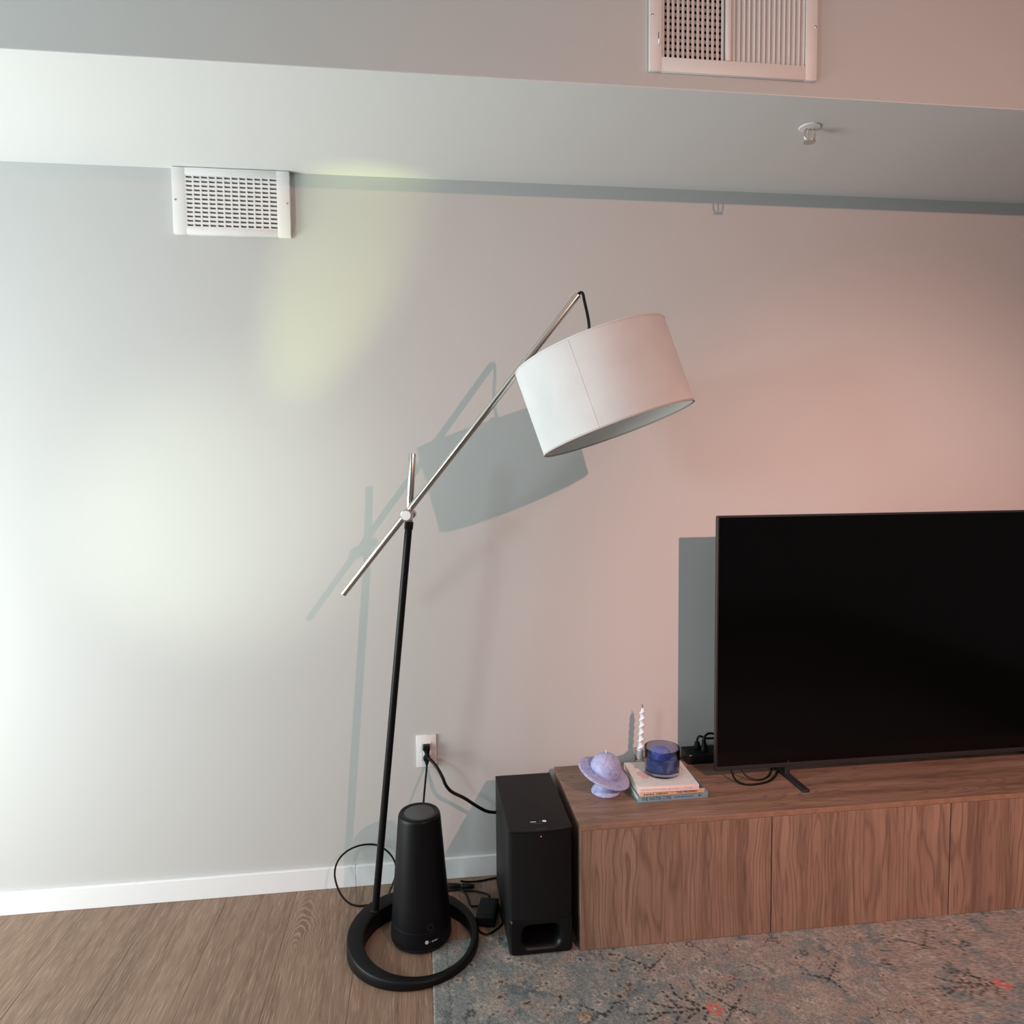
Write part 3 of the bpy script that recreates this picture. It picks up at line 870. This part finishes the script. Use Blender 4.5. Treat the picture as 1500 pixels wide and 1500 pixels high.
mt_ = Matrix.Translation((.1865, -.2450, 0)) @ Matrix.Rotation(math.radians(-14), 4, 'Z')
obj('brick', box(-.031, .031, -.052, .052, .0012, .036, .005, 3, mtx=mt_), M['black_plastic'], nc)
obj('label_panel', box(-.020, .020, -.036, .040, .0355, .0364, .0003, 1, mtx=mt_), M['tower_rim'], nc)
obj('cord', tube([(.2090, -.1990, .016), (.2270, -.1900, .006), (.2306, -.2132, .0040), (.2300, -.2467, .0040), (.2290, -.2868, .0042), (.2020, -.3172, .0040), (.1760, -.3330, .0042), (.1559, -.3160, .0040), (.1500, -.2900, .0040)], .0030, 10), M['rubber'], nc)
obj('cord', tube([(.1047, -.0850, .0042), (.1230, -.1086, .0040), (.1320, -.1505, .0040), (.1400, -.1850, .0050), (.163, -.199, .012)], .0032, 10), M['rubber'], nc)

cb = thing('cable_connector', 'black joined cable connector lying on the floor behind the tower', 'cable', (.11, -.075, 0))
obj('connector', lathe([(0, 0), (.006, .001), (.0085, .006), (.0085, .040), (.0065, .046), (.006, .052), (.0085, .056), (.0085, .085), (.0050, .097), (0, .097)], (.0600, -.0640, .0088), (1, -.18, 0), 20), M['black_plastic'], cb)
obj('cord', tube([(.110, -.0600, .0180), (.1293, -.0560, .0110), (.1560, -.0500, .0060), (.1827, -.0460, .0045), (.2323, -.0360, .0042), (.30, -.035, .0042), (.36, -.04, .0042)], .0034, 10), M['rubber'], cb)

# ------------------------------------------------------------------ television
VX0, VX1, VY, VZ0, VZ1 = .9565, 2.4265, -.235, .4285, 1.2855
tv = thing('television', 'large flat black television standing on the walnut console', 'television', ((VX0 + VX1) / 2, VY, KT))
fb = box(VX0, VX1, VY, VY + .012, VZ0, VZ0 + .014, .001, 1)
box(VX0, VX1, VY, VY + .012, VZ1 - .007, VZ1, .001, 1, bm=fb)
box(VX0, VX0 + .007, VY, VY + .012, VZ0 + .013, VZ1 - .006, .001, 1, bm=fb)
box(VX1 - .007, VX1, VY, VY + .012, VZ0 + .013, VZ1 - .006, .001, 1, bm=fb)
box(VX0 + .002, VX1 - .002, VY + .011, VY + .020, VZ0 + .004, VZ1 - .004, .002, 1, bm=fb)
obj('bezel', fb, M['tv_frame'], tv)
obj('screen', box(VX0 + .0072, VX1 - .0072, VY + .0025, VY + .010, VZ0 + .0142, VZ1 - .0072), M['tv_screen'], tv, smooth=False)
obj('back_housing', box(VX0 + .12, VX1 - .12, VY + .0205, VY + .068, VZ0 + .03, VZ0 + .52, .015, 3), M['black_plastic'], tv)
for fx in (VX0 + .26, VX1 - .26):
    ft = box(fx - .012, fx + .012, VY - .115, VY + .135, KT + .0003, KT + .010, .003, 2)
    cyl((fx, VY + .012, KT + .008), (fx, VY + .012, VZ0 + .02), .010, 16, bm=ft)
    obj('foot', ft, M['tv_frame'], tv)
obj('cord', tube([(1.012, -.215, .452), (1.016, -.228, .425), (1.022, -.248, .402), (1.040, -.268, .3955), (1.075, -.275, .3950), (1.13, -.262, .3950), (1.18, -.22, .3950), (1.23, -.15, .3950)], .0034, 10), M['rubber'], tv)
obj('cord', tube([(1.040, -.212, .455), (1.050, -.225, .428), (1.072, -.240, .4030), (1.11, -.246, .3950), (1.16, -.215, .3950), (1.20, -.15, .3950)], .0030, 10), M['rubber'], tv)

# ------------------------------------------------------------------ black box behind the television
bxr = thing('power_box', 'black power box with plugged-in cord behind the television edge', 'power strip', (1.05, -.055, KT))
def slanted():
    b = box(.918, 1.20, -.088, -.018, KT + .0003, KT + .040, .003, 2)
    for v in b.verts:
        if v.co.z > KT + .02 and v.co.y < -.05: v.co.z -= .008
    return b
obj('body', slanted(), M['black_plastic'], bxr)
obj('badge', box(.926, .936, -.0865, -.0845, KT + .0318, KT + .0335), M['shade_rim'], bxr, smooth=False)
pg = obj('plug', lathe([(0, 0), (.013, 0), (.014, .004), (.011, .016), (.0075, .028), (.0070, .040), (0, .041)], (.9920, -.058, KT + .0355), (-.05, .05, 1), 24), M['black_plastic'], bxr)
obj('cord', tube([(.990, -.056, KT + .070), (.994, -.055, KT + .086), (1.010, -.053, KT + .096), (1.035, -.050, KT + .090), (1.06, -.048, KT + .070)], .0042, 10), M['rubber'], pg)
pg = obj('plug', lathe([(0, 0), (.011, 0), (.011, .010), (.008, .024), (0, .025)], (.9720, -.040, KT + .039), (0, 0, 1), 20), M['black_plastic'], bxr)
obj('cord', tube([(.972, -.040, KT + .060), (.973, -.041, KT + .076), (.982, -.043, KT + .084), (1.000, -.045, KT + .076), (1.03, -.045, KT + .074), (1.06, -.044, KT + .075)], .0040, 10), M['rubber'], pg)
obj('cord', tube([(.922, -.070, KT + .022), (.908, -.072, KT + .024), (.895, -.070, KT + .018), (.885, -.055, KT + .006), (.86, -.035, KT + .0045)], .0040, 10), M['rubber'], bxr)

# ------------------------------------------------------------------ books
def book(name, label, x0, x1, yf, depth, z0, z1, cov, spine, rot, hard, pages_in=.004):
    c_ = Vector(((x0 + x1) / 2, yf + depth / 2, z0))
    b = thing(name, label, 'book', c_, 'books stacked on the console')
    R_ = Matrix.Translation((c_.x, c_.y, 0)) @ Matrix.Rotation(rot, 4, 'Z') @ Matrix.Translation((-c_.x, -c_.y, 0))
    ct = .0024 if hard else .0007
    obj('cover', box(x0, x1, yf + .001, yf + depth, z1 - ct, z1, .0004, 1, mtx=R_), cov, b)
    obj('cover', box(x0, x1, yf + .001, yf + depth, z0, z0 + ct, .0004, 1, mtx=R_), cov, b)
    obj('spine', box(x0, x1, yf, yf + (.003 if hard else .0015), z0, z1, .0008, 2, mtx=R_), spine, b)
    i = pages_in if hard else .0006
    obj('pages', box(x0 + i, x1 - i, yf + .0025, yf + depth - i, z0 + ct, z1 - ct, mtx=R_), M['paper'], b, smooth=False)
    def print_on(nm, body, size, xa, zc, wd, mat):
        Mx = R_ @ placed((xa, yf - .00025, zc), (1, 0, 0), (0, 0, 1))
        obj(nm, text_bm(body, size, Mx, width=wd), mat, b, smooth=False)
    return b, print_on, R_
Z0 = KT + .0002
b1, pr1, _ = book('book', 'dusty blue hardback at the bottom of the book stack', .6575, .8885, -.336, .160, Z0, Z0 + .0212, M['cover_blue'], M['cover_blue'], .012, True)
pr1('title', 'THE WATER CURE', .0150, .6690, Z0 + .0052, .098, M['ink_navy'])
pr1('author', 'SOPHIE MACKINTOSH', .0075, .7760, Z0 + .0075, .064, M['ink_navy'])
pr1('publisher_mark', '\u25c6H', .0095, .8560, Z0 + .0066, .011, M['ink_navy'])
b2, pr2, _ = book('book', 'thin cream paperback in the middle of the book stack', .6620, .8740, -.343, .145, Z0 + .0214, Z0 + .0360, M['cover_teal'], M['cover_cream'], .010, False)
pr2('author', 'KAHLIL GIBRAN', .0095, .6740, Z0 + .0250, .078, M['ink_black'])
pr2('ornament', '\u2022\u2022', .0100, .7630, Z0 + .0252, .007, M['ink_orange'])
pr2('title', 'THE PROPHET', .0095, .7810, Z0 + .0250, .070, M['ink_black'])
b3, pr3, R3 = book('book', 'white paperback with pale pink spine on top of the book stack', .6600, .8560, -.350, .188, Z0 + .0362, Z0 + .0545, M['cover_white'], M['cover_pink'], -.040, False)
pr3('title', 'THE POWER OF CRYSTAL HEALING', .0060, .6670, Z0 + .0430, .084, M['ink_pink'])
pr3('author', 'EMMA LUCY KNOWLES', .0052, .7560, Z0 + .0432, .034, M['ink_pink'])
pr3('publisher', 'POP PRESS', .0052, .8080, Z0 + .0432, .026, M['ink_pink'])
# cover artwork: thin printed bars and a rosy motif
ZB = Z0 + .0546
def decal(name, pts, mat, par, z=ZB):
    b = bmesh.new()
    vs = [b.verts.new(R3 @ Vector((x, y, z))) for x, y in pts]
    b.faces.new(vs)
    return obj(name, b, mat, par, smooth=False)
decal('cover_motif', [(.7020 + .020 * math.cos(a) * (1 + .25 * math.sin(3 * a)), -.262 + .030 * math.sin(a)) for a in [k * math.pi / 12 for k in range(24)]], M['cover_rose'], b3)
decal('cover_motif', [(.690 + .006 * math.cos(a), -.205 + .010 * math.sin(a)) for a in [k * math.pi / 6 for k in range(12)]], M['cover_cream'], b3)
decal('cover_line', [(.8380, -.245), (.8395, -.245), (.8395, -.200), (.8380, -.200)], M['print_grey'], b3)

# ------------------------------------------------------------------ blue glass candle on the books
GX, GY, GZ, GR = .766, -.252, ZB + .0003, .0560
jar = thing('jar_candle', 'blue glass jar candle standing on the book stack', 'candle', (GX, GY, GZ))
obj('jar', lathe([(0, 0), (GR - .006, 0), (GR - .002, .002), (GR, .006), (GR + .0015, .084), (GR + .001, .0862), (GR - .0015, .0862), (GR - .0026, .084), (GR - .0036, .016), (GR - .008, .0125), (0, .012)], (GX, GY, GZ), n=72), M['blue_glass'], jar)
obj('wax', lathe([(0, .0135), (GR - .0095, .0135), (GR - .0052, .0175), (GR - .0048, .050), (GR - .006, .0515), (.030, .050), (0, .049)], (GX, GY, GZ), n=48), M['swirl_wax'], jar)
obj('wax_dome', lathe([(.036, 0), (.0358, .008), (.033, .018), (.026, .027), (.014, .0325), (0, .034)], (GX - .004, GY + .004, GZ + .0495), n=40), M['blue_wax'], jar)

# ------------------------------------------------------------------ planet candle
PX, PY = .5765, -.250
pc = thing('planet_candle', 'lavender planet-shaped candle with a tilted ring on a pedestal', 'candle', (PX, PY, KT))
obj('pedestal', lathe([(0, .0003), (.043, .0003), (.0462, .003), (.0465, .007), (.043, .014), (.036, .021), (.0310, .026), (.0300, .030), (.034, .037), (.046, .046), (.050, .052), (0, .055)], (PX, PY, KT), n=56), M['planet_wax'], pc)
pax = Vector((.335, -.17, 1)).normalized()
cc = Vector((PX + .001, PY, KT + .0795))
def craters(b, c_, r):
    rg = random.Random(5)
    pits = []
    for k in range(12):
        d_ = Vector((rg.uniform(-.8, .6), rg.uniform(-1, -.2), rg.uniform(.1, 1))).normalized()
        pits.append((d_, rg.uniform(.06, .13)))
    for v in b.verts:
        d_ = (v.co - c_).normalized()
        for q, s in pits:
            a = (d_ - q).length
            if a < s: v.co -= d_ * .0016 * (1 - a / s)
    return b
pr_ = .0510
ball = lathe([(0 if k in (0, 32) else pr_ * math.sin(math.pi * k / 32), -pr_ * math.cos(math.pi * k / 32)) for k in range(33)], cc, pax, n=72)
obj('globe', craters(ball, cc, pr_), M['planet_wax'], pc, ang=60)
rc_ = cc - pax * .0185
obj('ring', lathe([(.048, -.004), (.070, -.0045), (.084, -.0035), (.0880, 0), (.0865, .0035), (.080, .0055), (.064, .0060), (.048, .0065)], rc_, pax, n=72, closed=True), M['planet_wax'], pc, ang=60)
wk = cc + Vector((.0085, -.006, 1)).normalized() * pr_
obj('wick', cyl(wk - Vector((0, 0, .002)), wk + Vector((.0002, 0, .0105)), .0015, 8), M['wick'], pc)

# ------------------------------------------------------------------ twisted candle in a glass holder
CX, CY = .7490, -.070
hold = tag(obj('candle_holder', lathe([(0, .0003), (.021, .0003), (.0248, .003), (.0256, .010), (.0238, .017), (.0200, .022), (.0190, .028), (.0205, .046), (.0212, .060), (.0200, .0608), (.0174, .060), (.0166, .046), (.0150, .030), (.0135, .026), (0, .0255)], (CX, CY, KT), n=48), M['clear_glass'], origin=(CX, CY, KT)),
           'clear glass candlestick holding the white twisted candle', 'candle holder')
tcn = thing('twisted_candle', 'tall white spiral taper candle beside the book stack', 'candle', (CX, CY, KT + .026))
def twist():
    b = bmesh.new()
    n, rows = 28, 140
    z0, z1 = KT + .0262, .6000
    R = []
    for i in range(rows + 1):
        t = i / rows
        z = z0 + (z1 - z0) * t
        cx = CX + .0095 * t
        if t < .17: r0, amp = .0112, 0.0
        elif t < .22: r0, amp = .0108, (t - .17) / .05 * .0020
        else: r0, amp = .0106 - .0010 * t, .0020
        if t > .90:
            s = (1 - t) / .10
            r0 = .0018 + (r0 - .0018) * math.sin(s * math.pi / 2) ** .8; amp *= s
        ring = []
        tw = t * 2 * math.pi * 7.2
        for k in range(n):
            a = 2 * math.pi * k / n
            r = r0 - amp * .55 + amp * .25 * math.cos(2 * (a - tw))
            ring.append(b.verts.new((cx + r * math.cos(a) + amp * math.cos(tw), CY + r * math.sin(a) + amp * math.sin(tw), z)))
        R.append(ring)
    for A, B in zip(R[:-1], R[1:]):
        for k in range(n):
            b.faces.new((A[k], A[(k + 1) % n], B[(k + 1) % n], B[k]))
    b.faces.new(R[0]); b.faces.new(R[-1])
    return b
obj('taper', twist(), M['white_wax'], tcn, ang=70)
obj('wick', tube([(CX + .0094, CY, .5990), (CX + .0092, CY, .606), (CX + .0070, CY, .6125)], .0013, 8, 4), M['burnt_wick'], tcn)

# ------------------------------------------------------------------ supply register on the soffit fascia
FY = -D
GX0, GX1, GZ0, GZ1 = .5905, 1.0420, 2.4505, 2.7080
reg = thing('supply_register', 'white supply air register with vertical vanes high on the soffit face', 'vent', ((GX0 + GX1) / 2, FY, GZ0))
ax0, ax1, az0, az1 = .6225, 1.0100, 2.4855, 2.6730
t0 = -D - .0105
fb = box(GX0, ax0, t0, FY, GZ0, GZ1, .0015, 2)
box(ax1, GX1, t0, FY, GZ0, GZ1, .0015, 2, bm=fb)
box(ax0 - .001, ax1 + .001, t0, FY, GZ0, az0, .0015, 2, bm=fb)
box(ax0 - .001, ax1 + .001, t0, FY, az1, GZ1, .0015, 2, bm=fb)
obj('frame', fb, M['register'], reg)
mx0, mx1 = .7935, .8060
obj('mullion', box(mx0, mx1, t0 - .001, FY + .006, az0, az1, .002, 2), M['register'], reg)
def vane(xc, ang, mt_v, wd=.0135):
    b = box(-.0009, .0009, -wd / 2, wd / 2, az0 - .001, az1 + .001, .0004, 1)
    bmesh.ops.transform(b, matrix=Matrix.Translation((xc, t0 + .0075, 0)) @ Matrix.Rotation(ang, 4, 'Z'), verts=b.verts)
    obj('vane', b, mt_v, reg)
pitch = (mx0 - ax0) / 13
for k in range(13):
    vane(ax0 + pitch * (k + .42), math.radians(-64), M['register'], .0088)
n2 = 15
pitch2 = (ax1 - mx1) / n2
for k in range(n2):
    vane(mx1 + pitch2 * (k + .5), math.radians(50), M['register'], .0135)
zz = az0 + .011
while zz < az1:
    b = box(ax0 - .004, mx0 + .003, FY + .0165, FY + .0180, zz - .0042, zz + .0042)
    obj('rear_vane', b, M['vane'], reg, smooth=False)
    zz += .0158
db = box(RX0 - .012, RX1 + .012, FY + .13, FY + .135, RZ0 - .012, RZ1 + .012)
for q in ((RX0 - .005, RX0 - .001, RZ0 - .005, RZ1 + .005), (RX1 + .001, RX1 + .005, RZ0 - .005, RZ1 + .005)):
    box(q[0], q[1], FY + .015, FY + .135, q[2], q[3], bm=db)
for q in ((RZ0 - .005, RZ0 - .001), (RZ1 + .001, RZ1 + .005)):
    box(RX0 - .005, RX1 + .005, FY + .015, FY + .135, q[0], q[1], bm=db)
obj('duct', db, M['duct'], reg, smooth=False)
for sx in (.5970, 1.0355):
    sc = obj('screw', lathe([(0, 0), (.0036, 0), (.0034, .0012), (.002, .0018), (0, .002)], (sx, t0, 2.585), (0, -1, 0), 16), M['screw'], reg)
    obj('screw_slot', box(sx - .0022, sx + .0022, t0 - .0023, t0 - .0014, 2.5846, 2.5854), M['duct'], sc, smooth=False)
obj('lever_slot', box(.6130, .6146, t0 - .0003, t0 + .001, 2.5260, 2.5450), M['duct'], reg, smooth=False)
obj('lever', box(.6118, .6148, t0 - .008, t0, 2.5135, 2.5255, .001, 1), M['white_metal'], reg)

# ------------------------------------------------------------------ return grille high on the wall at left
wx0, wx1, wz0, wz1 = -.7700, -.4075, 2.2040, 2.4110
gr = thing('wall_grille', 'white square-slotted air grille high on the wall under the soffit', 'vent', ((wx0 + wx1) / 2, 0, wz0))
gy = -.0200
gx0, gx1, gz0, gz1 = wx0 + .041, wx1 - .041, wz0 + .021, wz1 - .023
fb = box(wx0, gx0, gy, 0, wz0, wz1, .0015, 2)
box(gx1, wx1, gy, 0, wz0, wz1, .0015, 2, bm=fb)
box(gx0 - .001, gx1 + .001, gy, 0, wz0, gz0, .0015, 2, bm=fb)
box(gx0 - .001, gx1 + .001, gy, 0, gz1, wz1, .0015, 2, bm=fb)
obj('frame', fb, M['white_metal'], gr)
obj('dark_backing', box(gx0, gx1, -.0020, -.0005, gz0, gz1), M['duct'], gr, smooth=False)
nrow = 12
pz = (gz1 - gz0) / nrow
for k in range(nrow + 1):
    z = gz0 + k * pz
    obj('slat', box(gx0, gx1, gy + .0008, -.003, z - pz * .27, z + pz * .27, .0006, 1), M['white_metal'], gr)
ncol = 12
px_ = (gx1 - gx0) / ncol
for k in range(ncol):
    x = gx0 + k * px_
    obj('bar', box(x - .0028, x + .0028, gy + .0006, -.003, gz0, gz1, .0006, 1), M['white_metal'], gr)
for sx in (wx0 + .0095, wx1 - .0085):
    sc = obj('screw', lathe([(0, 0), (.0036, 0), (.0034, .0012), (.002, .0018), (0, .002)], (sx, gy, 2.309), (0, -1, 0), 16), M['screw'], gr)
    obj('screw_slot', box(sx - .0022, sx + .0022, gy - .0023, gy - .0014, 2.3086, 2.3094), M['duct'], sc, smooth=False)

# ------------------------------------------------------------------ sprinkler head under the soffit edge
SPX, SPY = 1.1190, -.475
sp = thing('sprinkler_head', 'small metal sprinkler head hanging from the underside of the soffit', 'sprinkler', (SPX, SPY, H))
obj('escutcheon', lathe([(0, 0), (.030, 0), (.029, -.003), (.014, -.005), (0, -.005)], (SPX, SPY, H), n=32), M['white_metal'], sp)
for s_ in (-1, 1):
    obj('frame_arm', tube([(SPX + s_ * .010, SPY, H - .004), (SPX + s_ * .0150, SPY, H - .014), (SPX + s_ * .0150, SPY, H - .026), (SPX + s_ * .009, SPY, H - .036), (SPX, SPY, H - .0395)], .0026, 8), M['screw'], sp)
obj('bulb', cyl((SPX, SPY, H - .004), (SPX, SPY, H - .039), .0028, 12), M['screw'], sp)
obj('deflector', cyl((SPX, SPY, H - .0390), (SPX, SPY, H - .0420), .0165, 24), M['screw'], sp)
